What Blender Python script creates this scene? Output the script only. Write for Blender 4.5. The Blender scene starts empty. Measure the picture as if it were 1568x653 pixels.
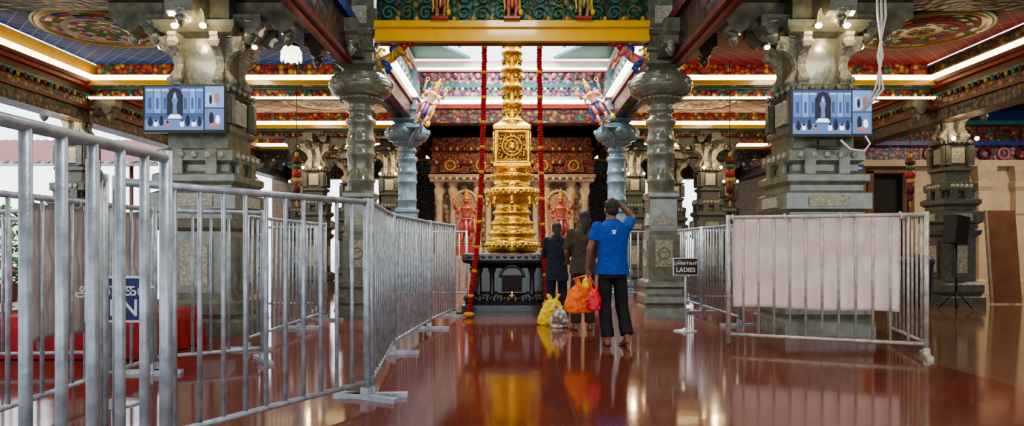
import bpy, math, random
from mathutils import Vector, Matrix, Euler
random.seed(7)
scene = bpy.context.scene
PI = math.pi

# ------------------------------------------------------------------ materials
def _base(name):
    m = bpy.data.materials.new(name); m.use_nodes = True
    nt = m.node_tree
    return m, nt, nt.nodes['Principled BSDF']
def c4(c): return (c[0], c[1], c[2], 1.0)
def pm(name, col, rough=.5, metal=0.0, var=.25, nscale=6.0, bump=0.0, bscale=30.0, emit=0.0, coat=0.0, sub=0.0):
    m, nt, p = _base(name)
    tc = nt.nodes.new('ShaderNodeTexCoord')
    n = nt.nodes.new('ShaderNodeTexNoise'); n.inputs['Scale'].default_value = nscale; n.inputs['Detail'].default_value = 5
    nt.links.new(tc.outputs['Object'], n.inputs['Vector'])
    r = nt.nodes.new('ShaderNodeValToRGB')
    r.color_ramp.elements[0].position = .3; r.color_ramp.elements[1].position = .7
    r.color_ramp.elements[0].color = c4([x*(1-var) for x in col]); r.color_ramp.elements[1].color = c4([min(1, x*(1+var*.6)) for x in col])
    nt.links.new(n.outputs['Fac'], r.inputs['Fac'])
    nt.links.new(r.outputs['Color'], p.inputs['Base Color'])
    p.inputs['Roughness'].default_value = rough; p.inputs['Metallic'].default_value = metal
    if coat: p.inputs['Coat Weight'].default_value = coat; p.inputs['Coat Roughness'].default_value = .08
    if sub: p.inputs['Subsurface Weight'].default_value = sub; p.inputs['Subsurface Scale'].default_value = .01
    if bump:
        n2 = nt.nodes.new('ShaderNodeTexNoise'); n2.inputs['Scale'].default_value = bscale; n2.inputs['Detail'].default_value = 4
        nt.links.new(tc.outputs['Object'], n2.inputs['Vector'])
        b = nt.nodes.new('ShaderNodeBump'); b.inputs['Strength'].default_value = bump; b.inputs['Distance'].default_value = .02
        nt.links.new(n2.outputs['Fac'], b.inputs['Height']); nt.links.new(b.outputs['Normal'], p.inputs['Normal'])
    return m
def em(name, col, s):
    m, nt, p = _base(name)
    p.inputs['Base Color'].default_value = c4(col); p.inputs['Emission Color'].default_value = c4(col); p.inputs['Emission Strength'].default_value = s
    return m
def ornate(name, cols, scale=9.0, rough=.4, bump=.5, metal=0.0, stretch=(1,1,1)):
    m, nt, p = _base(name)
    tc = nt.nodes.new('ShaderNodeTexCoord'); mp = nt.nodes.new('ShaderNodeMapping'); mp.inputs['Scale'].default_value = stretch
    v = nt.nodes.new('ShaderNodeTexVoronoi'); v.inputs['Scale'].default_value = scale; v.inputs['Randomness'].default_value = .75
    nt.links.new(tc.outputs['Object'], mp.inputs['Vector']); nt.links.new(mp.outputs['Vector'], v.inputs['Vector'])
    s = nt.nodes.new('ShaderNodeSeparateColor'); nt.links.new(v.outputs['Color'], s.inputs['Color'])
    r = nt.nodes.new('ShaderNodeValToRGB'); r.color_ramp.interpolation = 'CONSTANT'
    n = len(cols)
    r.color_ramp.elements[0].color = c4(cols[0]); r.color_ramp.elements[1].position = 1/n; r.color_ramp.elements[1].color = c4(cols[1])
    for i in range(2, n):
        e = r.color_ramp.elements.new(i/n); e.color = c4(cols[i])
    nt.links.new(s.outputs['Red'], r.inputs['Fac'])
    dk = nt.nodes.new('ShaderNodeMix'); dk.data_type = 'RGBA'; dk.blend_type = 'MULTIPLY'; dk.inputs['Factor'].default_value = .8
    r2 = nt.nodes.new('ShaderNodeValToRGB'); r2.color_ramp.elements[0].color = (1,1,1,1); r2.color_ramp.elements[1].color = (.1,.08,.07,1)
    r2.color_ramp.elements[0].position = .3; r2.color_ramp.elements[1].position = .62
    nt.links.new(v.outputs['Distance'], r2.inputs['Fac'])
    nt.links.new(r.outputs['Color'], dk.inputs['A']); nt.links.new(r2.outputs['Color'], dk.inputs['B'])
    nt.links.new(dk.outputs['Result'], p.inputs['Base Color'])
    b = nt.nodes.new('ShaderNodeBump'); b.invert = True; b.inputs['Strength'].default_value = bump; b.inputs['Distance'].default_value = .03
    nt.links.new(v.outputs['Distance'], b.inputs['Height']); nt.links.new(b.outputs['Normal'], p.inputs['Normal'])
    p.inputs['Roughness'].default_value = rough; p.inputs['Metallic'].default_value = metal
    return m
def coffer(name, a, b_, line, scale, rough=.7, ms=.05):
    m, nt, p = _base(name)
    tc = nt.nodes.new('ShaderNodeTexCoord'); mp = nt.nodes.new('ShaderNodeMapping'); mp.inputs['Rotation'].default_value = (0,0,PI/4)
    br = nt.nodes.new('ShaderNodeTexBrick'); br.offset = 0; br.inputs['Scale'].default_value = scale
    br.inputs['Color1'].default_value = c4(a); br.inputs['Color2'].default_value = c4(b_); br.inputs['Mortar'].default_value = c4(line)
    br.inputs['Brick Width'].default_value = 1.0; br.inputs['Row Height'].default_value = 1.0; br.inputs['Mortar Size'].default_value = ms; br.inputs['Mortar Smooth'].default_value=.2
    nt.links.new(tc.outputs['Object'], mp.inputs['Vector']); nt.links.new(mp.outputs['Vector'], br.inputs['Vector'])
    nt.links.new(br.outputs['Color'], p.inputs['Base Color']); p.inputs['Roughness'].default_value = rough; p.inputs['Specular IOR Level'].default_value=.2
    bp = nt.nodes.new('ShaderNodeBump'); bp.inputs['Strength'].default_value = .6; bp.inputs['Distance'].default_value = .03
    nt.links.new(br.outputs['Fac'], bp.inputs['Height']); nt.links.new(bp.outputs['Normal'], p.inputs['Normal'])
    return m
def floor_mat():
    m, nt, p = _base('polished_red_granite')
    tc = nt.nodes.new('ShaderNodeTexCoord')
    br = nt.nodes.new('ShaderNodeTexBrick'); br.offset = 0.5; br.inputs['Scale'].default_value = 1.0
    br.inputs['Brick Width'].default_value = 1.5; br.inputs['Row Height'].default_value = .75
    br.inputs['Mortar Size'].default_value = .003
    br.inputs['Color1'].default_value = (.175,.042,.026,1); br.inputs['Color2'].default_value = (.135,.032,.020,1); br.inputs['Mortar'].default_value = (.22,.09,.06,1)
    mp = nt.nodes.new('ShaderNodeMapping'); mp.inputs['Location'].default_value = (.32,.1,0)
    nt.links.new(tc.outputs['Object'], mp.inputs['Vector']); nt.links.new(mp.outputs['Vector'], br.inputs['Vector'])
    br2 = nt.nodes.new('ShaderNodeTexBrick'); br2.offset = 0; br2.inputs['Scale'].default_value = 1.0
    br2.inputs['Brick Width'].default_value = 1.2; br2.inputs['Row Height'].default_value = 1.2; br2.inputs['Mortar Size'].default_value = .004
    br2.inputs['Color1'].default_value = (.20,.11,.07,1); br2.inputs['Color2'].default_value = (.155,.088,.056,1); br2.inputs['Mortar'].default_value = (.08,.05,.035,1)
    nt.links.new(mp.outputs['Vector'], br2.inputs['Vector'])
    sx = nt.nodes.new('ShaderNodeSeparateXYZ'); nt.links.new(tc.outputs['Object'], sx.inputs['Vector'])
    g = nt.nodes.new('ShaderNodeMath'); g.operation = 'GREATER_THAN'; g.inputs[1].default_value = 4.15
    nt.links.new(sx.outputs['X'], g.inputs[0])
    mx = nt.nodes.new('ShaderNodeMix'); mx.data_type = 'RGBA'
    nt.links.new(g.outputs[0], mx.inputs['Factor']); nt.links.new(br.outputs['Color'], mx.inputs['A']); nt.links.new(br2.outputs['Color'], mx.inputs['B'])
    n = nt.nodes.new('ShaderNodeTexNoise'); n.inputs['Scale'].default_value = 38; n.inputs['Detail'].default_value = 8
    nt.links.new(tc.outputs['Object'], n.inputs['Vector'])
    r = nt.nodes.new('ShaderNodeValToRGB'); r.color_ramp.elements[0].color = (.6,.6,.6,1); r.color_ramp.elements[1].color = (1.25,1.2,1.15,1)
    r.color_ramp.elements[0].position = .35; r.color_ramp.elements[1].position = .65
    nt.links.new(n.outputs['Fac'], r.inputs['Fac'])
    mu = nt.nodes.new('ShaderNodeMix'); mu.data_type = 'RGBA'; mu.blend_type = 'MULTIPLY'; mu.inputs['Factor'].default_value = 1
    nt.links.new(mx.outputs['Result'], mu.inputs['A']); nt.links.new(r.outputs['Color'], mu.inputs['B'])
    nt.links.new(mu.outputs['Result'], p.inputs['Base Color'])
    n3 = nt.nodes.new('ShaderNodeTexNoise'); n3.inputs['Scale'].default_value = 1.3; n3.inputs['Detail'].default_value = 4
    nt.links.new(tc.outputs['Object'], n3.inputs['Vector'])
    mr = nt.nodes.new('ShaderNodeMapRange'); mr.inputs['To Min'].default_value = .04; mr.inputs['To Max'].default_value = .15
    nt.links.new(n3.outputs['Fac'], mr.inputs['Value']); nt.links.new(mr.outputs['Result'], p.inputs['Roughness'])
    p.inputs['IOR'].default_value = 1.6
    bp = nt.nodes.new('ShaderNodeBump'); bp.inputs['Strength'].default_value = .07; bp.inputs['Distance'].default_value = .01
    n4 = nt.nodes.new('ShaderNodeTexNoise'); n4.inputs['Scale'].default_value = 4
    nt.links.new(tc.outputs['Object'], n4.inputs['Vector']); nt.links.new(n4.outputs['Fac'], bp.inputs['Height']); nt.links.new(bp.outputs['Normal'], p.inputs['Normal'])
    return m

STONE = pm('grey_green_granite', (.15,.16,.115), .2, var=.35, nscale=8, bump=.15, bscale=18, coat=.5)
STONE_DAYLIT = pm('daylight_tinted_granite', (.16,.25,.30), .2, var=.25, nscale=8, bump=.15, bscale=18, coat=.5)  # rear pillars' granite with the blue of daylight put into its colour
STONE_L = pm('carved_light_stone', (.36,.35,.27), .5, var=.5, nscale=28, bump=.8, bscale=45)
STONE_D = pm('carved_dark_stone', (.10,.105,.085), .3, var=.4, nscale=14, bump=.5, bscale=30)
CREAM = pm('cream_plaster', (.58,.46,.32), .55, var=.15, nscale=5, bump=.15)
CREAM_D = pm('dark_cream_plaster', (.34,.26,.18), .55, var=.25, nscale=12, bump=.4)  # darker cream tone for bases, bands, niche panels and rear side walls
BLACKG = pm('black_granite', (.018,.020,.022), .18, var=.5, nscale=30, bump=.2, bscale=40, coat=.5)
GOLD = pm('polished_gold', (1.0,.60,.10), .15, metal=1.0, var=.12, nscale=10, bump=.35, bscale=38)
GOLD2 = ornate('embossed_gold', [(1,.62,.13),(.95,.52,.09),(1,.7,.2)], 22, .2, .9, 1.0)
YEL = pm('yellow_paint', (.82,.48,.01), .35, var=.08, coat=.3)
YELD = pm('dull_yellow_paint', (.45,.27,.04), .35, var=.15)
STEEL = pm('galvanised_steel', (.38,.43,.48), .42, metal=.4, var=.35, nscale=14, bump=.1, bscale=60)
STEEL_W = pm('worn_galvanised_steel', (.46,.44,.38), .45, metal=.3, var=.35, nscale=12, bump=.1, bscale=60)
CLOTH_P = pm('pale_pink_cloth', (.74,.60,.57), .85, var=.06, nscale=3, bump=.3, bscale=14)
CLOTH_M = pm('mauve_cloth', (.44,.37,.37), .85, var=.1, nscale=3, bump=.3, bscale=14)
REDC = pm('red_cloth', (.30,.007,.007), .75, var=.3, nscale=6, bump=.3, bscale=10)
MAROON = pm('maroon_paint', (.12,.012,.012), .45, var=.25)
REDP = pm('red_paint', (.36,.03,.022), .4, var=.25)
TEAL = pm('teal_paint', (.02,.17,.15), .4, var=.25)
GREEN = pm('green_paint', (.02,.14,.045), .4, var=.25)
PINK = pm('pink_paint', (.58,.17,.20), .45, var=.2)
PALEG = pm('pale_mint_paint', (.34,.50,.36), .45, var=.15)
WHITEP = pm('white_paint', (.75,.75,.72), .5, var=.06)
WHITEO = pm('outdoor_white_wall', (.85,.86,.88), .7, var=.05)
BLUEP = pm('blue_paint', (.02,.05,.28), .4, var=.2)
BLACK = pm('black_plastic', (.012,.012,.014), .35, var=.2)
WOODB = pm('brown_plywood', (.17,.07,.03), .5, var=.35, nscale=3)
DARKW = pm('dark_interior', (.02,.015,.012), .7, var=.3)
ORN_RED = ornate('painted_red_carving', [(.24,.022,.018),(.03,.11,.10),(.30,.06,.02),(.14,.015,.02),(.34,.19,.04),(.20,.03,.04)], 11)
ORN_GRN = ornate('painted_green_carving', [(.02,.12,.05),(.015,.08,.06),(.05,.19,.09),(.02,.09,.04),(.26,.20,.04)], 11)
ORN_PINK = ornate('painted_pink_carving', [(.48,.13,.22),(.60,.27,.28),(.28,.08,.26),(.60,.38,.32),(.15,.30,.27)], 10)
ORN_DARK = ornate('painted_dark_carving', [(.06,.02,.015),(.018,.036,.036),(.09,.03,.018),(.036,.012,.018),(.11,.07,.025)], 9)
ORN_SHR = ornate('painted_orange_carving', [(.32,.08,.03),(.26,.06,.025),(.36,.14,.05),(.20,.07,.035),(.28,.09,.06)], 16)
ORN_CREAM = ornate('carved_cream', [(.46,.36,.25),(.52,.41,.29),(.36,.26,.17)], 7, .6, .9)
COF_B = coffer('blue_coffers', (.006,.018,.15), (.012,.045,.24), (.08,.15,.30), 5.0)
COF_R = coffer('red_coffers', (.075,.004,.018), (.105,.008,.024), (.17,.05,.05), 5.0)
COF_G = coffer('grey_pink_coffers', (.34,.22,.22), (.42,.32,.30), (.12,.08,.08), 2.2)
STRIP = em('warm_tube_light', (1.0,.82,.46), 7.5)
STRIP_W = em('cool_tube_light', (1.0,.95,.8), 5.0)
BULB = em('warm_bulb', (1.0,.80,.5), 22.0)
RED_G = pm('red_garland_flowers', (.38,.007,.010), .7, var=.5, nscale=60, bump=.8, bscale=80)
YEL_G = pm('yellow_garland_flowers', (.80,.38,.02), .7, var=.3, nscale=60, bump=.8, bscale=80)
SKIN = pm('brown_skin', (.22,.10,.055), .5, var=.12, nscale=8, sub=.05)
HAIR = pm('black_hair', (.012,.009,.008), .5, var=.5, nscale=40, bump=.6, bscale=120)
BLUES = pm('royal_blue_cotton', (.004,.055,.33), .85, var=.18, nscale=7, bump=.25, bscale=20)
OLIVE = pm('dark_olive_cotton', (.045,.040,.024), .85, var=.3, nscale=7, bump=.3, bscale=22)
NAVY = pm('navy_cotton', (.008,.012,.035), .85, var=.3, nscale=7, bump=.3, bscale=22)
BLACKT = pm('black_trouser', (.007,.007,.009), .8, var=.3, nscale=9, bump=.3, bscale=18)
BROWNT = pm('dark_brown_trouser', (.025,.016,.013), .8, var=.3, nscale=9, bump=.3, bscale=18)
MAG = pm('magenta_cotton', (.35,.02,.12), .8)
EYEW = pm('eye_white', (.7,.68,.64), .3, var=.02); LIP = pm('lip', (.25,.07,.06), .5)
ORANGE = pm('orange_plastic_bag', (.85,.17,.01), .45, var=.25, nscale=9, bump=.5, bscale=16)
REDPL = pm('red_plastic_bag', (.65,.015,.03), .4, var=.2, nscale=9, bump=.5, bscale=22)
YELPL = pm('yellow_plastic_bag', (.85,.58,.02), .45, var=.2, nscale=9, bump=.5, bscale=20)
WHITEPL = ornate('printed_white_bag', [(.75,.72,.68),(.7,.7,.7),(.75,.6,.5),(.55,.25,.25),(.72,.7,.6)], 14, .5, .3)
GLASS = em('lamp_glass', (1,.9,.7), 3.0)
ROOFM = pm('maroon_roof_sheet', (.22,.05,.045), .5, var=.2)
LEAF = pm('leaf_green', (.05,.18,.03), .6, var=.5, nscale=10)
FLOORM = floor_mat()
PAVE = pm('pale_paving', (.45,.43,.42), .3, var=.1)

# ------------------------------------------------------------------ builder
class B:
    def __init__(s): s.v=[]; s.f=[]; s.m=[]; s.s=[]; s.mats=[]; s.M=Matrix.Identity(4)
    def mi(s, mat):
        if mat not in s.mats: s.mats.append(mat)
        return s.mats.index(mat)
    def add(s, vs, fs, mat, smooth=False):
        o=len(s.v); M=s.M
        for v in vs: s.v.append(tuple(M @ Vector(v)))
        k=s.mi(mat)
        for f in fs: s.f.append(tuple(i+o for i in f)); s.m.append(k); s.s.append(smooth)
    def bx(s,x0,x1,y0,y1,z0,z1,mat):
        vs=[(x0,y0,z0),(x1,y0,z0),(x1,y1,z0),(x0,y1,z0),(x0,y0,z1),(x1,y0,z1),(x1,y1,z1),(x0,y1,z1)]
        s.add(vs,[(0,3,2,1),(4,5,6,7),(0,1,5,4),(1,2,6,5),(2,3,7,6),(3,0,4,7)],mat)
    def box(s,c,d,mat,rot=None):
        M0=s.M
        s.M=M0@Matrix.Translation(c)@(rot.to_matrix().to_4x4() if rot else Matrix.Identity(4))
        s.bx(-d[0]/2,d[0]/2,-d[1]/2,d[1]/2,-d[2]/2,d[2]/2,mat); s.M=M0
    def lathe(s,prof,c,mat,seg=32,rot=0.0,smooth=True,sx=1,sy=1):
        k=1.0
        if seg==4: rot=PI/4; k=math.sqrt(2); smooth=False
        vs=[];n=len(prof)
        for (r,z) in prof:
            for i in range(seg):
                a=rot+2*PI*i/seg
                vs.append((c[0]+r*k*math.cos(a)*sx,c[1]+r*k*math.sin(a)*sy,c[2]+z))
        fs=[]
        for j in range(n-1):
            for i in range(seg):
                a=j*seg+i;b=j*seg+(i+1)%seg
                fs.append((a,b,b+seg,a+seg))
        s.add(vs,fs,mat,smooth)
        s.add([vs[i] for i in range(seg)],[tuple(reversed(range(seg)))],mat)
        s.add([vs[(n-1)*seg+i] for i in range(seg)],[tuple(range(seg))],mat)
    def loft(s,secs,mat,seg=20):
        vs=[]
        for (cx,cy,z,rx,ry) in secs:
            for i in range(seg):
                a=2*PI*i/seg; vs.append((cx+rx*math.cos(a),cy+ry*math.sin(a),z))
        fs=[]; n=len(secs)
        for j in range(n-1):
            for i in range(seg):
                a=j*seg+i;b=j*seg+(i+1)%seg; fs.append((a,b,b+seg,a+seg))
        fs.append(tuple(reversed(range(seg)))); fs.append(tuple((n-1)*seg+i for i in range(seg)))
        s.add(vs,fs,mat,True)
    def tube(s,pts,r,mat,seg=10,caps=True):
        pts=[Vector(p) for p in pts]; n=len(pts)
        rs=r if isinstance(r,(list,tuple)) else [r]*n
        vs=[];up=None
        for j,p in enumerate(pts):
            t=(pts[min(j+1,n-1)]-pts[max(j-1,0)]).normalized()
            if up is None: up=Vector((0,0,1)) if abs(t.z)<.9 else Vector((1,0,0))
            u=(up-t*up.dot(t))
            if u.length<1e-5: u=t.orthogonal()
            u.normalize(); up=u
            w=t.cross(u)
            for i in range(seg):
                a=2*PI*i/seg; vs.append(tuple(p+(u*math.cos(a)+w*math.sin(a))*rs[j]))
        fs=[]
        for j in range(n-1):
            for i in range(seg):
                a=j*seg+i;b=j*seg+(i+1)%seg; fs.append((a,b,b+seg,a+seg))
        if caps: fs.append(tuple(reversed(range(seg)))); fs.append(tuple((n-1)*seg+i for i in range(seg)))
        s.add(vs,fs,mat,True)
    def ell(s,c,r,mat,rot=None,seg=14,rings=8):
        if not isinstance(r,(tuple,list)): r=(r,r,r)
        M0=s.M
        s.M=M0@Matrix.Translation(c)@(rot.to_matrix().to_4x4() if rot else Matrix.Identity(4))
        vs=[(0,0,-r[2])]
        for j in range(1,rings):
            t=-PI/2+PI*j/rings
            for i in range(seg):
                a=2*PI*i/seg; vs.append((r[0]*math.cos(t)*math.cos(a),r[1]*math.cos(t)*math.sin(a),r[2]*math.sin(t)))
        vs.append((0,0,r[2])); fs=[]
        for i in range(seg): fs.append((0,1+(i+1)%seg,1+i))
        for j in range(rings-2):
            for i in range(seg):
                a=1+j*seg+i;b=1+j*seg+(i+1)%seg; fs.append((a,b,b+seg,a+seg))
        o=1+(rings-2)*seg
        for i in range(seg): fs.append((o+i,o+(i+1)%seg,len(vs)-1))
        s.add(vs,fs,mat,True); s.M=M0
    def cap(s,p0,p1,r0,r1,mat,seg=12):
        s.tube([p0,p1],[r0,r1],mat,seg); s.ell(p0,r0,mat,seg=seg,rings=8); s.ell(p1,r1,mat,seg=seg,rings=8)
    def chain(s,pts,rs,mat,seg=12):
        for i in range(len(pts)-1): s.cap(pts[i],pts[i+1],rs[i],rs[i+1],mat,seg)
    def ring(s,c,R,r,mat,axis='z',seg=28,k=8,a0=0,a1=2*PI):
        pts=[]
        for i in range(seg+1):
            a=a0+(a1-a0)*i/seg; u=R*math.cos(a);w=R*math.sin(a)
            pts.append({'z':(c[0]+u,c[1]+w,c[2]),'y':(c[0]+u,c[1],c[2]+w),'x':(c[0],c[1]+u,c[2]+w)}[axis])
        s.tube(pts,r,mat,k)
    def prism(s,poly,c,ang,w,mat):
        M0=s.M; s.M=M0@Matrix.Translation(c)@Matrix.Rotation(ang,4,'Z'); n=len(poly)
        vs=[(u,-w/2,z) for u,z in poly]+[(u,w/2,z) for u,z in poly]
        fs=[tuple(range(n)),tuple(reversed(range(n,2*n)))]
        for i in range(n): j=(i+1)%n; fs.append((j,i,i+n,j+n))
        s.add(vs,fs,mat); s.M=M0
    def mesh(s,name,off=(0,0,0)):
        me=bpy.data.meshes.new(name)
        me.from_pydata([(v[0]-off[0],v[1]-off[1],v[2]-off[2]) for v in s.v],[],s.f)
        for m in s.mats: me.materials.append(m)
        me.polygons.foreach_set('material_index',s.m); me.polygons.foreach_set('use_smooth',s.s); me.update()
        return me
    def obj(s,name,parent=None,origin=True):
        off=(0,0,0)
        if origin and parent is None and s.v:
            xs=[v[0] for v in s.v];ys=[v[1] for v in s.v];zs=[v[2] for v in s.v]
            off=((min(xs)+max(xs))/2,(min(ys)+max(ys))/2,min(zs))
        o=bpy.data.objects.new(name,s.mesh(name,off)); o.location=off
        scene.collection.objects.link(o)
        if parent: o.parent=parent
        return o
def inst(name,me,loc,rz=0,sc=(1,1,1)):
    o=bpy.data.objects.new(name,me); o.location=loc; o.rotation_euler=(0,0,rz); o.scale=sc
    scene.collection.objects.link(o); return o
def empty(name,loc=(0,0,0),rz=0):
    e=bpy.data.objects.new(name,None); e.location=loc; e.rotation_euler=(0,0,rz); e.empty_display_size=.2
    scene.collection.objects.link(e); return e
def text(name,body,size,loc,rot,mat,parent):
    cu=bpy.data.curves.new(name,'FONT'); cu.body=body; cu.size=size; cu.align_x='CENTER'; cu.align_y='CENTER'; cu.extrude=.002; cu.offset=.012*size
    cu.materials.append(mat); o=bpy.data.objects.new(name,cu); o.location=loc; o.rotation_euler=rot; scene.collection.objects.link(o); o.parent=parent
    return o

# ------------------------------------------------------------------ room shell
b=B(); b.bx(-9,16,-5,27,-.2,0,FLOORM); b.obj('floor',origin=False)
b=B(); b.bx(-40,-9,-20,60,-.25,-.03,PAVE); b.bx(-9,40,27,60,-.25,-.03,PAVE); b.obj('outdoor_ground',origin=False)

def ceil(name,x0,x1,y0,y1,z,mat):
    b=B(); b.bx(x0,x1,y0,y1,z,z+.15,mat); return b.obj(name,origin=False)
ceil('ceiling_nave',-2.5,2.5,-5,10.7,5.75,COF_R)
ceil('ceiling_nave_rear',-2.5,2.5,16.95,26,4.75,ORN_DARK)
for sgn,mt in ((-1,COF_B),(1,COF_R)):
    xa,xb=(-8.1,-2.5) if sgn<0 else (2.5,8.1)
    ceil('ceiling_bay',xa,xb,-5,9.0,4.7,mt)
    ceil('ceiling_bay',xa,xb,9.0,13.3,4.7,mt)
    ceil('ceiling_bay',xa,xb,13.3,18.2,4.7,COF_G)
    ceil('ceiling_bay',xa,xb,18.2,26,4.7,ORN_DARK)
ceil('ceiling_outer_aisle',8.1,16,-5,26,4.5,ORN_DARK)

def medallion(name,c,R,pal,rings,segs,twist):
    b=B()
    for j in range(rings):
        r0=R*j/rings;r1=R*(j+1)/rings; z=-.03-.05*(1-abs(2*j/rings-1))
        for i in range(segs):
            a0=2*PI*i/segs+twist*j;a1=2*PI*(i+1)/segs+twist*j
            vs=[(c[0]+r*math.cos(a),c[1]+r*math.sin(a),c[2]+zz) for r,a,zz in ((r0,a0,z),(r0,a1,z),(r1,a1,z-.01),(r1,a0,z-.01))]
            vs+=[(v[0],v[1],c[2]) for v in vs]
            b.add(vs,[(0,1,2,3),(7,6,5,4),(0,4,5,1),(1,5,6,2),(2,6,7,3),(3,7,4,0)],pal[(i+j*2)%len(pal)] if j%3!=2 else pal[j%len(pal)])
    b.ring((c[0],c[1],c[2]-.03),R,.05,YELD,'z',48)
    b.ring((c[0],c[1],c[2]-.03),R*1.08,.03,TEAL,'z',48)
    return b.obj(name)
MW=pm('medallion_pale',(.40,.38,.34),.8); MP=pm('medallion_pink',(.40,.06,.09),.8); MB=pm('medallion_blue',(.01,.04,.3),.8); MG=pm('medallion_green',(.01,.2,.06),.8); MR=pm('medallion_red',(.34,.02,.015),.8); MT=pm('medallion_teal',(.01,.22,.2),.8)
medallion('ceiling_medallion',(-6.55,11.0,4.7),.92,[MP,MW,MG,MR,YELD,MW,MB],9,30,.0)
medallion('ceiling_medallion',(6.65,11.1,4.7),.92,[MR,MT,YELD,MG,MAROON,MP],9,30,.14)
medallion('ceiling_medallion',(-4.6,16.6,4.7),.9,[PINK,WHITEP,MAROON,TEAL],9,30,.1)
medallion('ceiling_medallion',(4.6,16.6,4.7),.9,[PINK,WHITEP,MAROON,YEL],9,30,.1)

def cornice(b,axis,fix,a0,a1,face,z0,z1,thick,bands):
    n=len(bands); tot=sum(x[0] for x in bands); z=z0
    for k,(h,proj,mat) in enumerate(bands):
        hh=(z1-z0)*h/tot
        f0=fix-(thick/2) ; f1=fix+(thick/2)
        if face in (1,2): f1+=proj
        if face in (-1,2): f0-=proj
        if axis=='x': b.bx(a0,a1,f0,f1,z,z+hh,mat)
        else: b.bx(f0,f1,a0,a1,z,z+hh,mat)
        z+=hh
def petals(b,axis,fix,a0,a1,z,r,mats,step):
    n=int((a1-a0)/step)
    for i in range(n):
        t=a0+(i+.5)*(a1-a0)/n
        c=(t,fix,z) if axis=='x' else (fix,t,z)
        rr=(r*.9,r*.45,r*1.1) if axis=='x' else (r*.45,r*.9,r*1.1)
        b.ell(c,rr,mats[i%len(mats)],seg=8,rings=5)
for sgn in (-1,1):
    xa,xb=(-8.1,-2.8) if sgn<0 else (2.8,8.1)
    b=B(); fx=sgn*8.35
    cornice(b,'y',fx,-5,26,-sgn,3.55,4.32,.4,[(1.0,0,ORN_DARK),(.25,.04,MAROON),(.8,.02,ORN_RED),(.2,.07,TEAL),(.5,.05,MAROON),(.3,.12,REDP),(.3,.16,MAROON)])
    petals(b,'y',sgn*8.35-sgn*.26,5,18,4.0,.05,[MAROON,TEAL,YELD],.16)
    b.bx(min(fx,fx-sgn*.2),max(fx,fx-sgn*.2),-5,26,4.32,4.7,YELD if sgn<0 else ORN_RED)
    b.obj('beam_side',origin=False)
    b=B(); xs=sorted((sgn*7.98,sgn*8.06)); b.bx(xs[0],xs[1],-5,13.1,4.33,4.42,STRIP); b.bx(xs[0],xs[1],13.6,17.9,4.33,4.42,STRIP)
    b.obj('cove_light',origin=False)
    for (yy,z0) in ((13.35,4.05),(18.15,4.05),(22.0,4.0),(25.0,3.6)):
        b=B(); cornice(b,'x',yy,xa,xb,-1,z0,4.32,.45,[(.8,0,ORN_RED),(.3,.05,TEAL),(.4,.08,ORN_PINK),(.25,.14,MAROON)])
        b.bx(xa,xb,yy-.05,yy+.2,4.3,4.7,ORN_RED)
        petals(b,'x',yy-.25,xa,xb,z0+.02,.04,[MAROON,YELD,TEAL],.14)
        b.obj('beam_transverse',origin=False)
        b=B(); b.bx(xa,xb,yy-.36,yy-.27,4.325,4.42,STRIP); b.bx(xa+.02,xb-.02,yy-.27,yy-.06,4.33,4.35,YEL)
        b.bx(xa,xb,yy-.42,yy-.38,4.22,4.30,YEL)
        if yy<14: b.bx(xa,xb,yy-.30,yy-.26,3.98,4.02,STRIP)
        b.obj('cove_light',origin=False)
    b=B(); cornice(b,'x',9.2,xa,xb,2,4.42,4.72,.5,[(1,0,ORN_DARK),(.3,.05,TEAL),(.4,.1,MAROON)]); b.obj('beam_transverse',origin=False)
    b=B(); x0,x1=sorted((sgn*2.56,sgn*2.74))
    b.bx(x0,x1,-5,10.9,4.12,4.7,ORN_DARK); b.bx(x0-.02,x1+.02,-5,10.9,4.08,4.15,MAROON); b.bx(x0+.06,x1-.06,-5,10.9,4.065,4.085,REDP)
    b.bx(x0,x1,-5,10.9,4.7,5.9,ORN_DARK)
    b.obj('beam_nave',origin=False)
    b=B(); b.bx(x0,x1,11.5,26,4.12,4.72,ORN_DARK); b.bx(x0-.04,x1+.04,16.9,26,4.12,4.2,REDP); b.obj('beam_nave',origin=False)

b=B()
b.bx(-2.2,2.2,10.95,11.3,4.5,4.72,YEL); b.bx(-2.2,2.2,10.88,11.0,4.66,4.76,YEL); b.bx(-2.2,2.2,10.9,11.0,4.44,4.53,YEL)
b.bx(-2.2,2.2,10.93,11.3,4.47,4.5,MAROON)
b.bx(-2.2,2.2,11.08,11.3,4.76,5.9,ORN_GRN)
b.obj('beam_front_yellow',origin=False)
b=B()
for i in range(14):
    cx=-2.0+i*.305
    for k in (0,1):
        pts=[];s2=1 if k==0 else -1
        for t in range(22):
            a=t*.42; r=.125*(1-t/24); pts.append((cx+s2*r*math.cos(a),11.05,4.93+.24*k+r*math.sin(a)))
        b.tube(pts,.018,[TEAL,GREEN][i%2],6)
    b.ell((cx+.15,11.04,4.83),(.04,.03,.05),YELD,seg=8,rings=5)
b.bx(-2.15,2.15,11.02,11.07,4.77,4.80,TEAL)
b.obj('frieze_scrollwork',origin=False)

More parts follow.
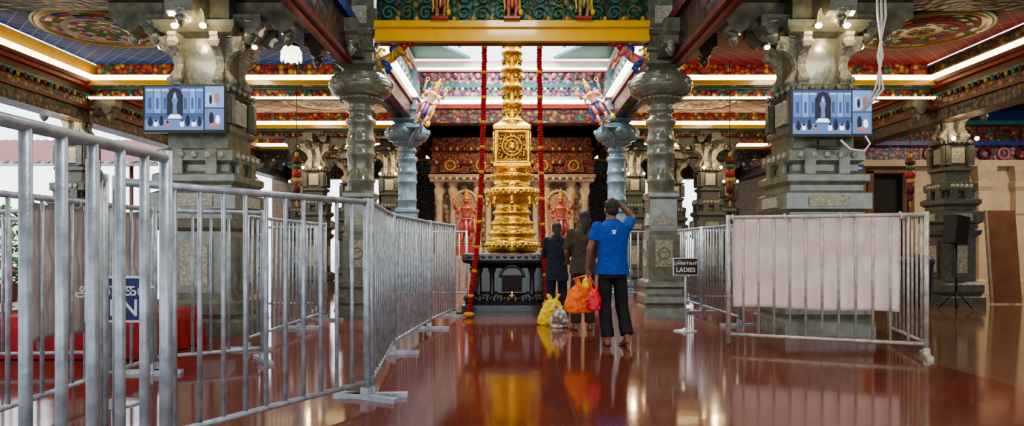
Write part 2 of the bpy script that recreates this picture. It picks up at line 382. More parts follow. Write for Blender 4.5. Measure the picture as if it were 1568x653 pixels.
WB=[(.4,0,ORN_RED),(.12,.05,REDP),(.22,.03,PALEG),(.25,0,ORN_PINK),(.1,.05,TEAL),(.35,.0,ORN_PINK),(.08,.06,PINK),(.16,.03,PALEG),(.08,.0,PINK)]
b=B(); cornice(b,'x',16.75,-2.5,2.5,-1,4.15,5.65,.4,WB); petals(b,'x',16.52,-2.2,2.2,4.98,.05,[PINK,WHITEP,TEAL],.13); petals(b,'x',16.52,-2.2,2.2,5.28,.07,[ORN_PINK,PINK],.18); b.obj('wall_light_well_back',origin=False)
for sgn in (-1,1):
    b=B(); cornice(b,'y',sgn*2.55,11.5,16.55,-sgn,4.15,5.65,.4,WB); petals(b,'y',sgn*2.32,11.6,16.4,4.98,.05,[PINK,WHITEP,TEAL],.13); petals(b,'y',sgn*2.32,11.6,16.4,5.28,.07,[PINK,YEL],.18)
    b.obj('wall_light_well_side',origin=False)
    b=B(); x=sorted((sgn*2.18,sgn*2.3)); b.bx(x[0],x[1],11.6,16.4,4.62,4.67,STRIP_W); b.obj('light_well_tube',origin=False)
    b=B(); xo=sgn*2.35; xi=sgn*1.0
    vs=[(xo,16.4,5.66),(xi,16.4,5.66),(xo,14.0,5.66),(xo,16.4,5.72),(xi,16.4,5.72),(xo,14.0,5.72)]
    b.add(vs,[(0,1,2),(5,4,3),(0,3,4,1),(1,4,5,2),(2,5,3,0)],TEAL); b.obj('light_well_corner_panel',origin=False)
b=B(); b.bx(-2.3,2.3,16.42,16.54,4.60,4.68,STRIP_W); b.bx(-2.3,2.3,16.44,16.54,5.42,5.46,STRIP_W); b.obj('light_well_tube',origin=False)
b=B()
for i in range(5): b.bx(-2.6,2.6,11.5+i*1.2,11.56+i*1.2,6.0,6.08,STEEL)
for x in (-2.46,-1.3,1.3,2.46): b.bx(x-.03,x+.03,11.3,16.9,6.08,6.14,STEEL)
for x in (-2.55,2.55):
    for y in (11.5,13.9,16.3): b.bx(x-.04,x+.04,y,y+.08,5.65,6.1,STEEL)
b.obj('skylight_frame',origin=False)

# ------------------------------------------------------------------ pillars
def potika(b,c,ang,L,h,w,mat,bud=True):
    pr=[(0,0),(.28*L,0),(.36*L,.10*h),(.44*L,.38*h),(.56*L,.44*h),(.62*L,.22*h),(.72*L,.10*h),(.84*L,.2*h),(.9*L,.45*h),(1*L,.55*h),(1*L,h),(0,h)]
    b.prism(pr,c,ang,w,mat)
    if bud:
        d=Vector((math.cos(ang),math.sin(ang),0))*(.75*L); p=Vector(c)+d
        b.lathe([(.01,-.16),(.05,-.12),(.09,-.04),(.06,0),(.1,.03),(.1,.07)],(p.x,p.y,p.z+.06),mat,12)
def round_pillar(S,SB):
    b=B()
    b.lathe([(.34,0),(.34,.16),(.30,.2),(.33,.24),(.33,.34),(.28,.38),(.28,.46),(.32,.5),(.32,.58),(.26,.62)],(0,0,0),SB,4)
    b.lathe([(.25,.62),(.25,1.34),(.22,1.4),(.22,1.92),(.25,1.96),(.25,2.02),(.2,2.06)],(0,0,0),S,4)
    for k in range(4):
        a=k*PI/2; M0=b.M; b.M=Matrix.Rotation(a,4,'Z')
        b.bx(-.14,.14,-.262,-.25,.82,1.26,STONE_L); b.ring((0,-.262,1.04),.09,.012,S,'y',20,6)
        b.prism([(-.18,0),(.18,0),(.12,.12),(0,.2),(-.12,.12)],(0,-.225,1.5),0,.03,STONE_L)
        b.bx(-.2,.2,-.29,-.27,.25,.33,STONE_L)
        b.M=M0
    b.lathe([(.20,2.02),(.215,2.06),(.215,2.2),(.235,2.22),(.235,2.25),(.215,2.28),(.215,2.62),(.24,2.65),(.24,2.69),(.22,2.72),(.22,2.84),(.24,2.87),(.24,2.91),(.215,2.95),(.205,3.12),
             (.235,3.16),(.25,3.2),(.235,3.25),(.19,3.28),(.18,3.34),(.215,3.37),(.235,3.4),(.215,3.43),(.19,3.46),(.21,3.50),(.30,3.55),(.33,3.59),(.32,3.61)],(0,0,0),S,36)
    b.lathe([(.31,3.60),(.42,3.63),(.485,3.69),(.515,3.77),(.515,3.84),(.49,3.88),(.46,3.89),(.45,3.93),(.37,4.0),(.24,4.04),(.2,4.08)],(0,0,0),S,48)
    b.ring((0,0,3.78),.515,.011,S,'z',40,6); b.ring((0,0,3.88),.485,.014,S,'z',40,6)
    for k in range(8):
        a=k*PI/4; b.ell((.50*math.cos(a),.50*math.sin(a),3.83),(.05,.05,.07),S,seg=10,rings=6)
    for i in range(24):
        a=2*PI*i/24; b.ell((.32*math.cos(a),.32*math.sin(a),3.575),(.035,.035,.03),S,seg=8,rings=5)
    b.lathe([(.2,4.02),(.3,4.08),(.34,4.1),(.34,4.14),(.24,4.17)],(0,0,0),S,4)
    b.lathe([(.24,4.17),(.24,4.3),(.29,4.33),(.29,4.37),(.25,4.4),(.25,4.56),(.3,4.6),(.3,4.66),(.26,4.7),(.26,5.3)],(0,0,0),S,4)
    for k in range(4):
        M0=b.M; b.M=Matrix.Rotation(k*PI/2,4,'Z')
        b.bx(-.15,.15,-.275,-.258,4.76,5.05,STONE_L); b.ell((0,-.26,4.48),(.06,.03,.06),STONE_L,seg=10,rings=6)
        b.prism([(-.1,0),(.1,0),(0,.12)],(0,-.26,4.2),0,.04,STONE_L)
        b.M=M0
    return b
me_front=round_pillar(STONE,STONE).mesh('round_pillar_mesh'); me_back=round_pillar(STONE_DAYLIT,STONE_DAYLIT).mesh('round_pillar_daylit_mesh')
for x in (-2.50,2.46): inst('round_pot_capital_pillar',me_front,(x,11.3,0))
for x in (-2.47,2.47): inst('round_pot_capital_pillar',me_back,(x,16.1,0))
def corb(name,x,y,z,angs,L,h,w):
    b=B()
    for a in angs: potika(b,(x+.2*math.cos(a),y+.2*math.sin(a),z),a,L,h,w,STONE)
    b.obj(name)
corb('pillar_corbel',-2.50,11.3,4.2,(PI,-PI/2),.7,.45,.26); corb('pillar_corbel',2.46,11.3,4.2,(0,-PI/2),.7,.45,.26)

SCROLL=[(0,0),(.05,-.03),(.11,-.01),(.14,.06),(.12,.14),(.07,.20),(.06,.27),(.10,.36),(.17,.43),(.24,.46),(.27,.52),(.25,.58),(.27,.60),(.27,.64),(0,.64)]
def square_pillar(w,S,scroll=True,sc_mat=None):
    b=B()
    b.lathe([(w+.14,0),(w+.14,.18),(w+.08,.22),(w+.12,.28),(w+.12,.42),(w+.02,.48),(w+.02,1.35),(w+.08,1.4),(w+.1,1.48),(w+.04,1.52),(w+.04,1.6),(w+.11,1.64),(w+.11,1.84),(w+.03,1.88),(w+.03,1.95),
             (w+.09,2.0),(w+.09,2.08),(w-.02,2.14),(w-.02,2.22),(w+.05,2.27),(w+.05,2.4),(w-.05,2.44)],(0,0,0),S,4)
    b.lathe([(w-.05,2.44),(w-.05,2.62),(w,2.66),(w,2.72),(w-.08,2.76),(w-.08,3.14),(w-.02,3.18),(w-.02,3.25),(w-.14,3.30),(w-.15,3.9),(w+.02,3.94),(w+.08,4.0),(w+.08,4.08),(w-.02,4.12),(w-.02,4.42)],(0,0,0),S,4)
    for k in range(4):
        M0=b.M; b.M=Matrix.Rotation(k*PI/2,4,'Z')
        for sx in (-1,1):
            b.bx(sx*(w-.06)-.05,sx*(w-.06)+.05,-w-.02,-w+.06,2.76,3.14,S)
            b.bx(sx*w*.5-.07,sx*w*.5+.07,-w-.06,-w,2.02,2.42,S)
        b.bx(-w*.45,w*.45,-w+.03,-w+.1,2.8,3.1,STONE_L)
        b.bx(-w*.6,w*.6,-w-.13,-w-.1,1.67,1.81,STONE_L)
        b.bx(-w*.5,w*.5,-w-.05,-w,.55,1.28,S); b.bx(-w*.4,w*.4,-w-.065,-w-.04,.65,1.18,STONE_L)
        n=5
        for i in range(n):
            xx=-w+.1+(2*w-.2)*i/(n-1); b.ell((xx,-w-.01,3.215),(.045,.03,.045),S,seg=8,rings=5); b.ell((xx,-w-.06,2.34),(.045,.03,.05),STONE_L,seg=8,rings=5)
        if scroll:
            for sx in (-1,1):
                b.prism(SCROLL,(sx*(w-.17),-w+.16,3.28),-PI/2,.11,sc_mat or CREAM)
                b.tube([(sx*(w-.17)-.065,-w+.05,3.345),(sx*(w-.17)+.065,-w+.05,3.345)],.05,sc_mat or CREAM,12)
                b.tube([(sx*(w-.17)-.07,-w-.06,3.80),(sx*(w-.17)+.07,-w-.06,3.80)],.045,sc_mat or CREAM,12)
        b.M=M0
    return b
def big_pillar(x,y,name):
    b=square_pillar(.44,STONE,True,STONE_L)
    for a in (0,PI): 
        potika(b,(.3*math.cos(a),0,3.98),a,1.0,.44,.34,STONE)
        for yy in (-.28,.28): potika(b,(.25*math.cos(a),yy,3.9),a,.55,.3,.14,STONE_D,False)
    for a in (PI/2,-PI/2): potika(b,(0,.3*math.sin(a),3.98),a,.7,.44,.34,STONE)
    for sx in (-1,1):
        b.lathe([(.02,-.22),(.08,-.16),(.1,-.06),(.07,0),(.12,.04),(.13,.1),(.06,.14)],(sx*.62,-.25,4.05),STONE,14)
        b.tube([(sx*.18,-.5,4.0),(sx*.18,-.62,3.98)],.012,BLACK,6); b.ell((sx*.18,-.64,3.96),(.045,.045,.035),BULB,seg=10,rings=6)
        b.tube([(sx*.5,0,3.9),(sx*.62,-.1,3.86)],.012,BLACK,6); b.ell((sx*.63,-.1,3.84),(.04,.04,.03),BULB,seg=10,rings=6)
    me=b.mesh(name)
    o=inst(name,me,(x,y,0)); return o
big_pillar(-4.1,9.3,'carved_square_pillar'); big_pillar(4.07,9.3,'carved_square_pillar')
def slim():
    b=square_pillar(.28,STONE_D,True,STONE_L)
    for a in (0,PI/2,PI,-PI/2): potika(b,(.2*math.cos(a),.2*math.sin(a),3.75),a,.6,.35,.24,STONE_D)
    for sx in (-1,1): b.ell((sx*.22,-.45,3.25),(.04,.04,.04),BULB,seg=8,rings=5)
    return b.mesh('slim_carved_pillar_mesh')
me_sl=slim()
for (x,y) in ((-8.5,13.35),(8.6,13.4),(-5.2,18.15),(5.2,18.15),(-8.4,18.2),(8.4,18.2),(-8.5,22),(-5.2,22),(5.2,22),(-3.5,19.7),(3.5,19.7),(-8.5,8.8),(8.6,8.8),(-6.8,22),(6.9,22)):
    inst('carved_slim_pillar',me_sl,(x,y,0),0,(1,1,.985))

# ------------------------------------------------------------------ flagpole, plinth
b=B(); cx,cy=0,12.3
b.lathe([(.95,0),(.95,.05),(.84,.06),(.84,.16),(.78,.2),(.8,.24),(.8,.3),(.70,.34),(.66,.38),(.66,.78),(.72,.82),(.70,.84),(.82,.88),(.84,.92),(.84,1.02),(.78,1.04)],(cx,cy,0),BLACKG,4)
for k in range(4):
    b.M=Matrix.Translation((cx,cy,0))@Matrix.Rotation(k*PI/2,4,'Z')
    for xx in (-.56,-.34,.34,.56): b.lathe([(.05,.34),(.04,.4),(.04,.68),(.06,.74),(.07,.78)],(xx,-.67,0),BLACKG,8)
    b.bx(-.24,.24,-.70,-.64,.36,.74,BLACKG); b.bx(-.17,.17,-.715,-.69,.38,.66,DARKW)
    b.ring((0,-.71,.62),.2,.025,BLACKG,'y',16,8,0,PI)
    for i in range(13): b.ell((-.72+i*.12,-.8,.27),(.05,.03,.04),BLACKG,seg=8,rings=5)
    for i in range(13): b.ell((-.72+i*.12,-.83,.97),(.045,.025,.03),BLACKG,seg=8,rings=5)
b.M=Matrix.Identity(4)
b.lathe([(.05,.30),(.06,.33),(.03,.35)],(0,11.53,0),GOLD,12); b.ell((0,11.53,.37),(.007,.007,.018),em('lamp_flame',(1,.6,.2),5),seg=8,rings=6)
b.obj('black_granite_plinth')
b=B(); c=(cx,cy,0)
b.lathe([(.42,1.04),(.46,1.08),(.48,1.14),(.48,1.22),(.44,1.25),(.40,1.27),(.40,1.33),(.43,1.36),(.43,1.42),(.37,1.46),(.35,1.50),(.38,1.54),(.39,1.58),(.33,1.62),(.31,1.7),(.34,1.73),(.35,1.77),(.30,1.81),(.28,1.9),(.32,1.94),
         (.40,1.99),(.46,2.05),(.475,2.1),(.46,2.17),(.40,2.2),(.34,2.23),(.33,2.34),(.38,2.38),(.39,2.43),(.33,2.46),(.29,2.5),(.29,2.56)],c,GOLD,48)
b.lathe([(.30,2.54),(.33,2.57),(.33,2.62),(.30,2.64),(.30,3.2),(.33,3.22),(.33,3.28),(.28,3.32),(.22,3.36)],c,GOLD,4)
for k in range(4):
    b.M=Matrix.Translation(c)@Matrix.Rotation(k*PI/2,4,'Z')
    b.bx(-.27,.27,-.315,-.30,2.67,3.17,GOLD2)
    b.ring((0,-.32,2.92),.17,.018,GOLD,'y',28,8); b.ring((0,-.32,2.92),.11,.014,GOLD,'y',24,8); b.ell((0,-.32,2.92),(.07,.03,.07),GOLD)
    for sx in (-1,1): b.tube([(sx*.25,-.32,2.66),(sx*.25,-.32,3.18)],.018,GOLD,8)
    for zz in (2.68,3.16): b.tube([(-.26,-.32,zz),(.26,-.32,zz)],.018,GOLD,8)
b.M=Matrix.Identity(4)
pr=[(.22,3.34),(.24,3.38),(.22,3.42),(.17,3.45)]
z=3.45
rad=.165
while z<5.7:
    pr+=[(rad-.01,z+.02),(rad-.01,z+.2),(rad+.03,z+.22),(rad+.04,z+.25),(rad+.03,z+.28),(rad-.005,z+.30)]; z+=.31; rad-=.003
pr+=[(.15,z+.02),(.02,z+.1)]
b.lathe(pr,c,GOLD,32)
z=3.45
while z<5.6:
    for i in range(8):
        a=2*PI*i/8+PI/8; b.ell((cx+.155*math.cos(a),cy+.155*math.sin(a),z+.11),(.042,.042,.07),GOLD2,seg=8,rings=6)
    z+=.31
for (zz,R,r,n) in ((1.18,.47,.05,30),(1.56,.37,.035,28),(1.75,.33,.03,26),(2.12,.46,.05,28),(2.41,.37,.035,24),(1.39,.42,.03,30)):
    for i in range(n):
        a=2*PI*i/n; b.ell((cx+R*math.cos(a),cy+R*math.sin(a),zz),(r*.8,r*.8,r),GOLD,seg=8,rings=6)
for i in range(8):
    a=2*PI*i/8; b.ell((cx+.42*math.cos(a),cy+.42*math.sin(a),2.0),(.04,.04,.07),GOLD,seg=8,rings=6)
    b.lathe([(.0,0),(.03,.02),(.04,.06),(.02,.1),(.015,.14)],(cx+.44*math.cos(a),cy+.44*math.sin(a),1.86),GOLD,8)
b.obj('golden_temple_flagpole')

def garland(pts):
    b=B(); P=[Vector(p) for p in pts]; k=0
    for i in range(len(P)-1):
        L=(P[i+1]-P[i]).length; n=max(1,int(L/.045))
        for j in range(n):
            p=P[i].lerp(P[i+1],j/n); band=(k%9)
            m=YEL_G if band in (0,) else RED_G; r=.047 if band else .051
            b.ell(tuple(p+Vector((random.uniform(-.006,.006),random.uniform(-.006,.006),0))),(r,r,.036),m,Euler((random.uniform(-.2,.2),random.uniform(-.2,.2),0)),10,6); k+=1
    p=P[-1]; b.ell(tuple(p),(.09,.08,.045),YEL_G,seg=12,rings=6)
    b.tube([tuple(P[0]),tuple(P[0]+Vector((0,0,.03)))],.01,RED_G,6)
    return b.obj('flower_garland')
garland([(-.45,11.2,4.42),(-.47,11.22,3.2),(-.53,11.25,1.7),(-.58,11.28,1.1),(-.67,11.1,.3),(-.70,11.05,.05)])
garland([(.45,11.2,4.42),(.46,11.22,3.2),(.50,11.3,1.9),(.52,11.3,1.1),(.56,11.28,.5),(.58,11.25,.2)])

# ------------------------------------------------------------------ deity figures
def deity(b,M,h,skin,dress,trim,arms=4,mace=True,crown=True,sash=None):
    M0=b.M; b.M=M@Matrix.Scale(h,4); sash=sash or trim
    for s in (-1,1):
        b.chain([(s*.055,0,.46),(s*(.10 if s>0 else .07),-.03,.25),(s*.075,0,.03)],[.06,.045,.03],skin,10); b.cap((s*.075,0,.02),(s*.085,-.07,.015),.022,.018,skin,8)
        b.ring((s*.075,0,.06),.035,.012,trim,'z',12,6)
    b.loft([(0,0,.2,.13,.07),(0,0,.3,.13,.075),(0,0,.42,.115,.07),(0,0,.5,.09,.06)],dress,14)
    b.tube([(0,-.07,.48),(.01,-.09,.35),(0,-.085,.2)],[.03,.025,.012],sash,8); b.ring((0,0,.5),.088,.018,sash,'z',16,6)
    for s in (-1,1): b.tube([(s*.09,-.02,.5),(s*.17,.0,.38),(s*.15,.0,.22),(s*.19,0,.12)],[.02,.025,.02,.006],sash,8)
    b.loft([(0,0,.48,.08,.055),(0,0,.56,.075,.05),(0,0,.66,.105,.06),(0,0,.72,.11,.055),(0,0,.755,.05,.04)],skin,14)
    b.ring((0,-.02,.7),.075,.015,trim,'z',16,6); b.ring((0,-.035,.65),.06,.01,sash,'y',16,6)
    b.cap((0,0,.74),(0,-.005,.8),.03,.028,skin,8); b.ell((0,-.005,.835),(.048,.052,.06),skin)
    b.ell((0,-.058,.83),(.008,.012,.014),skin,seg=6,rings=5)
    b.ell((0,-.052,.805),(.014,.006,.005),REDP,seg=6,rings=4)
    for s in (-1,1):
        b.ell((s*.018,-.05,.842),(.008,.006,.006),EYEW,seg=6,rings=4); b.ell((s*.053,0,.825),(.012,.016,.03),trim,seg=8,rings=5)
    b.ell((0,.015,.85),(.056,.05,.055),HAIR,seg=12,rings=8)
    if crown: b.lathe([(.055,.865),(.06,.88),(.05,.9),(.045,.94),(.05,.95),(.035,.97),(.03,1.0),(.035,1.01),(.01,1.06)],(0,0,0),trim,12)
    b.ring((0,.03,.86),.11,.012,sash,'y',22,6)
    for s in (-1,1):
        b.chain([(s*.115,0,.71),(s*.18,-.02,.58),(s*.15,-.11,.52)],[.034,.026,.02],skin,8); b.ell((s*.15,-.13,.53),(.024,.028,.03),skin,seg=8,rings=6)
        b.ring((s*.14,-.01,.66),.038,.01,trim,'z',10,6)
        if arms==4:
            b.chain([(s*.11,.02,.71),(s*.21,.0,.70),(s*.23,-.03,.84)],[.032,.025,.019],skin,8); b.ell((s*.23,-.03,.87),(.022,.02,.032),skin,seg=8,rings=6)
            b.ring((s*.23,-.03,.93),.035,.01,trim,'y',12,6)
    if mace:
        b.tube([(.19,-.13,.02),(.16,-.13,.52)],.014,trim,8); b.ell((.19,-.13,.08),(.05,.05,.07),trim)
    b.M=M0
T=Matrix.Translation; R=Matrix.Rotation
for i,(x,sk,dr) in enumerate(((-1.14,pm('statue_pink',(.5,.14,.10),.4),MAROON),(0,PINK,REDP),(1.14,pm('statue_green',(.4,.3,.12),.4),GREEN))):
    b=B(); b.bx(x-.13,x+.13,10.78,11.0,4.762,4.80,REDP); deity(b,T((x,10.88,4.80)),.72,sk,dr,YEL,2); b.obj('frieze_deity_figure')
for s in (-1,1):
    sk=pm('statue_cream',(.62,.38,.20),.4) if s<0 else pm('statue_rose',(.62,.26,.20),.4)
    b=B(); deity(b,T((s*2.08,15.2,3.86))@R(-s*.45,4,'Y'),1.08,sk,REDP if s>0 else BLUEP,YEL,4,True,True,PINK if s<0 else BLUEP)
    b.box((s*2.2,15.4,3.84),(.3,.5,.08),STONE_DAYLIT); b.tube([(s*2.1,15.3,3.82),(s*2.3,15.6,3.6),(s*2.35,15.8,3.45)],.05,STONE_DAYLIT,8)
    b.obj('bracket_deity_statue')
    b=B(); M=T((s*2.12,11.05,4.12))@R(PI if s>0 else 0,4,'Z')
    b.M=M
    sk=YELD if s<0 else PINK
    b.chain([(0,0,0),(.18,0,.1),(.34,0,.24)],[.09,.08,.06],sk,10); b.chain([(.34,0,.24),(.42,0,.33),(.52,0,.30)],[.06,.055,.035],REDP,10)
    for yy in (-.06,.06):
        b.chain([(.28,yy,.18),(.4,yy,.14),(.44,yy,.05)],[.035,.025,.02],sk,8); b.chain([(.05,yy,0),(.14,yy,-.06),(.1,yy,-.14)],[.05,.035,.025],BLUEP,8); b.ell((.4,yy,.38),(.015,.01,.03),YEL,seg=8,rings=5)
    b.tube([(0,0,0),(-.08,0,.12),(0,0,.24),(.06,0,.2)],[.03,.025,.02,.03],YEL,8)
    b.ring((.2,0,.12),.085,.015,YEL,'x',16,6); b.ell((.2,0,.22),(.07,.05,.08),BLUEP); b.ell((.2,0,.33),(.04,.04,.05),PINK)
    b.M=Matrix.Identity(4)
    b.obj('bracket_yali_carving')

# shrine ---------------------------------------------------------------------
b=B(); Y=20.3
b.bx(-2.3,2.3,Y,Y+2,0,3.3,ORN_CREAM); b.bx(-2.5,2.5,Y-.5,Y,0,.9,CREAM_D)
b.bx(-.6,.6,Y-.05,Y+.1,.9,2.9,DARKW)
for x in (-2.15,-1.75,-1.0,-.7,.7,1.0,1.75,2.15):
    b.lathe([(.13,.9),(.13,1.1),(.09,1.15),(.09,2.5),(.12,2.55),(.09,2.6),(.15,2.75),(.15,2.85),(.1,2.9),(.17,3.05)],(x,Y-.06,0),CREAM,12)
for i,(z,p,m) in enumerate(((3.05,.35,CREAM),(3.15,.45,CREAM_D),(3.3,.3,ORN_SHR),(3.55,.4,MAROON),(3.62,.2,ORN_SHR),(3.95,.35,MAROON),(4.02,.15,ORN_SHR))):
    zz=z+(.35 if m==ORN_SHR else .1); b.bx(-2.3-p*.3,2.3+p*.3,Y-p,Y+.2,z,zz,m)
for zz,p in ((3.12,.5),(3.6,.42),(4.0,.37)):
    for i in range(22): b.ell((-2.2+i*.2,Y-p,zz),(.05,.04,.06),[CREAM_D,REDP,YELD][i%3] if zz>3.2 else CREAM,seg=8,rings=6)
for k in range(5):
    x=-1.8+k*.9; b.prism([(-.28,0),(.28,0),(.28,.2),(.16,.36),(0,.44),(-.16,.36),(-.28,.2)],(x,Y-.42,3.3),0,.1,ORN_SHR); b.ring((x,Y-.48,3.5),.14,.03,YELD,'y',16,8)
for x in (-1.38,1.38):
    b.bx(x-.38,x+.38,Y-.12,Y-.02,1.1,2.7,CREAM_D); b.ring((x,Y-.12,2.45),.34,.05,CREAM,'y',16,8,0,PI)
b.obj('inner_shrine')
DV=pm('statue_dark_pink',(.46,.09,.07),.4)
for x in (-1.27,1.35):
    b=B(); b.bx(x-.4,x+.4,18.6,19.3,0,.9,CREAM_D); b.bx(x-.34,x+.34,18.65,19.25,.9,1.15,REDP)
    deity(b,T((x,18.9,1.15)),1.5,DV,REDP,YELD,4,True,True,PINK); b.obj('guardian_deity_statue')
b=B(); b.bx(-5.0,5.0,25.6,26,0,4.8,ORN_DARK); b.obj('wall_back',origin=False)
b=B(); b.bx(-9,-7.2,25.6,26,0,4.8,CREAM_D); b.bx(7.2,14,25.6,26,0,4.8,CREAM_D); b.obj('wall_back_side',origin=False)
b=B(); Y=16.8; OCH=pm('ochre_wall',(.42,.25,.07),.6,var=.15)
b.bx(7.6,8.85,Y,Y+.3,0,3.4,OCH); b.bx(9.75,16,Y,Y+.3,0,3.4,CREAM); b.bx(8.85,9.75,Y,Y+.3,2.95,3.4,OCH)
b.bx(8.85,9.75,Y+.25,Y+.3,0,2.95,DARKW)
for x in (8.8,9.8): b.bx(x-.07,x+.07,Y-.06,Y+.02,0,3.0,WOODB)
b.bx(8.73,9.87,Y-.06,Y+.02,2.95,3.08,WOODB)
for x in (10.6,11.5,12.4,13.3,14.4):
    b.lathe([(.2,0),(.2,.3),(.14,.35),(.14,1.9),(.18,1.95),(.14,2.0),(.14,2.5),(.2,2.6),(.2,2.7),(.15,2.75),(.24,3.0),(.24,3.1)],(x,Y-.05,0),CREAM,4)
b.bx(7.6,16,Y-.25,Y+.3,3.1,3.25,CREAM); b.bx(7.6,16,Y-.1,Y+.3,3.25,3.6,ORN_PINK); b.bx(7.6,16,Y-.3,Y+.3,3.6,3.7,BLUEP); b.bx(7.6,16,Y-.15,Y+.3,3.7,4.1,ORN_RED); b.bx(7.6,16,Y-.3,Y+.3,4.1,4.2,TEAL); b.bx(7.6,16,Y,Y+.3,4.2,4.5,BLUEP)
for i in range(12): b.ring((10.2+i*.45,Y-.14,3.42),.13,.035,[PINK,MAROON][i%2],'y',18,8); 
b.obj('wall_right_rear',origin=False)
b=B(); b.bx(15.8,16,-5,17,0,4.6,CREAM); b.obj('wall_right',origin=False)
b=B(); b.box((0,0,0),(.6,.03,.18),BLUEP); b.box((0,-.018,0),(.5,.004,.05),WHITEP); o=b.obj('wall_notice_sign'); o.location=(8.2,16.5,2.95)

# outside left
b=B()
for i in range(60):
    x=-26+i*.28; b.add([(x,18,3.35),(x+.14,18,3.41),(x+.28,18,3.35),(x+.28,24,4.85),(x+.14,24,4.91),(x,24,4.85)],[(0,1,4,5),(1,2,3,4)],ROOFM)
for x in (-25,-20,-15,-10.2):
    b.tube([(x,18.3,-.03),(x,18.3,3.4)],.05,MAROON,8); b.tube([(x,18.1,3.3),(x,23.8,4.75)],.05,WHITEP,8)
b.tube([(-26,18.1,3.33),(-9.4,18.1,3.33)],.05,WHITEP,8); b.tube([(-26,21,4.03),(-9.4,21,4.03)],.04,WHITEP,8)
b.obj('veranda_roof')
b=B(); b.bx(-30,-29.6,-10,50,0,2.6,WHITEO)
for i in range(12): b.bx(-29.6,-29.4,-8+i*4,-7.5+i*4,0,2.8,PAVE)
b.bx(-30.1,-29.3,-10,50,2.6,2.7,MAROON)
b.obj('outdoor_boundary_wall')
def bush(x,y,h,r):
    b=B(); b.lathe([(.25,0),(.32,.35),(.34,.4),(.28,.4)],(x,y,-.03),MAROON,16)
    for i in range(220):
        a=random.uniform(0,2*PI); t=random.random(); rr=r*math.sin(PI*(.15+.8*t))*random.random()**.5
        p=Vector((x+rr*math.cos(a),y+rr*math.sin(a),.4+h*t)); b.ell(tuple(p),(.12,.04,.012),LEAF,Euler((random.uniform(-1,1),random.uniform(-1,1),a)),6,4)
    b.tube([(x,y,.3),(x,y,.4+h*.8)],.03,WOODB,6)
    b.obj('potted_shrub')
bush(-10.8,14.5,1.6,.6); bush(-11.3,13.8,1.1,.5); bush(-14.5,17,1.8,.7)

# ------------------------------------------------------------------ barriers
def barrier(x0,y0,x1,y1,H=1.52,steel=STEEL,feet=(True,True),step=.165,r=.014,gap=.13):
    L=math.hypot(x1-x0,y1-y0); b=B()
    for x,ft in ((0,feet[0]),(L,feet[1])):
        b.tube([(x,0,.03),(x,0,H)],.026,steel,12)
        if ft:
            b.bx(x-.03,x+.03,-.28,.28,.0,.035,steel); b.box((x,-.0,.06),(.06,.07,.06),steel)
    b.tube([(0,0,H-.03),(L,0,H-.03)],.022,steel,10); b.tube([(0,0,gap),(L,0,gap)],.02,steel,10)
    n=max(2,round(L/step))
    for i in range(1,n): b.tube([(L*i/n,0,gap),(L*i/n,0,H-.03)],r,steel,8)
    me=b.mesh('crowd_control_barrier')
    return inst('crowd_control_barrier',me,(x0,y0,0),math.atan2(y1-y0,x1-x0))
barrier(-1.52,.97,-1.46,2.88,1.56,r=.019,step=.165)
barrier(-2.02,3.5,-1.10,5.16,1.52)
barrier(-1.08,5.22,-1.28,7.3,1.52); barrier(-1.28,7.36,-1.15,9.5,1.52); barrier(-1.15,9.56,-.95,11.2,1.52,feet=(False,True))
barrier(-1.75,2.85,-2.05,3.42,1.52,feet=(False,False),step=.19)
barrier(-3.2,2.1,-3.22,4.1); barrier(-3.22,4.2,-3.28,6.2); barrier(-3.3,6.3,-2.5,6.85); barrier(-3.9,6.6,-5.8,6.4)
barrier(-2.95,7.6,-2.95,9.5); barrier(-2.95,9.6,-2.9,10.6); barrier(-4.9,8.6,-6.8,8.3,steel=STEEL_W); barrier(-3.5,12.2,-5.4,12.2); barrier(-2.9,12.2,-2.9,14.2)
barrier(2.52,7.95,4.34,7.15,1.52,STEEL_W,(False,True)); barrier(4.40,7.25,4.80,8.7,1.52,STEEL_W,(False,False))
barrier(3.3,9.9,3.3,11.8,1.5); barrier(3.3,11.9,3.3,13.8,1.5); barrier(3.45,13.9,5.4,13.9,1.5); barrier(1.3,15.0,3.1,15.0,1.5); barrier(2.9,12.2,2.9,14.1,1.5); barrier(-2.9,15.0,-1.0,15.0,1.5)

def hung_cloth(x0,y0,x1,y1,zt,zb,mat,nx,ny,sag=.02,name='hung_cloth'):
    b=B(); NX,NZ=48,24; L=math.hypot(x1-x0,y1-y0); d=Vector((x1-x0,y1-y0,0))/L; n=Vector((nx,ny,0)).normalized(); vs=[]
    for j in range(NZ+1):
        for i in range(NX+1):
            u=i/NX; v=j/NZ
            z=zt+(zb-zt)*v-sag*math.sin(u*PI*3)**2*(1-v)+.008*math.sin(u*9)*v
            fold=.02*math.exp(-((v-.25-.25*u)*9)**2)+.018*math.exp(-((v-.8+.45*u)*8)**2)
            off=.030+fold+.007*(1+math.sin(u*23+v*3))+.006*(1+math.sin(u*9-v*7))
            p=Vector((x0,y0,0))+d*(L*u)+n*off; vs.append((p.x,p.y,z))
    fs=[]
    for j in range(NZ):
        for i in range(NX):
            a=j*(NX+1)+i; fs.append((a,a+1,a+NX+2,a+NX+1))
    b.add(vs,fs,mat,True)
    for u in (0,.33,.66,1):
        p=Vector((x0,y0,0))+d*(L*u); b.ring((p.x,p.y,zt),.032,.007,mat,'x' if abs(d.x)>abs(d.y) else 'y',12,6)
    o=b.obj(name); m=o.modifiers.new('thick','SOLIDIFY'); m.thickness=.004
    return o
hung_cloth(2.56,7.93,4.12,7.25,1.49,.45,CLOTH_P,.4,.9)
hung_cloth(-3.22,4.55,-3.27,6.15,1.47,.50,CLOTH_M,-1,0)

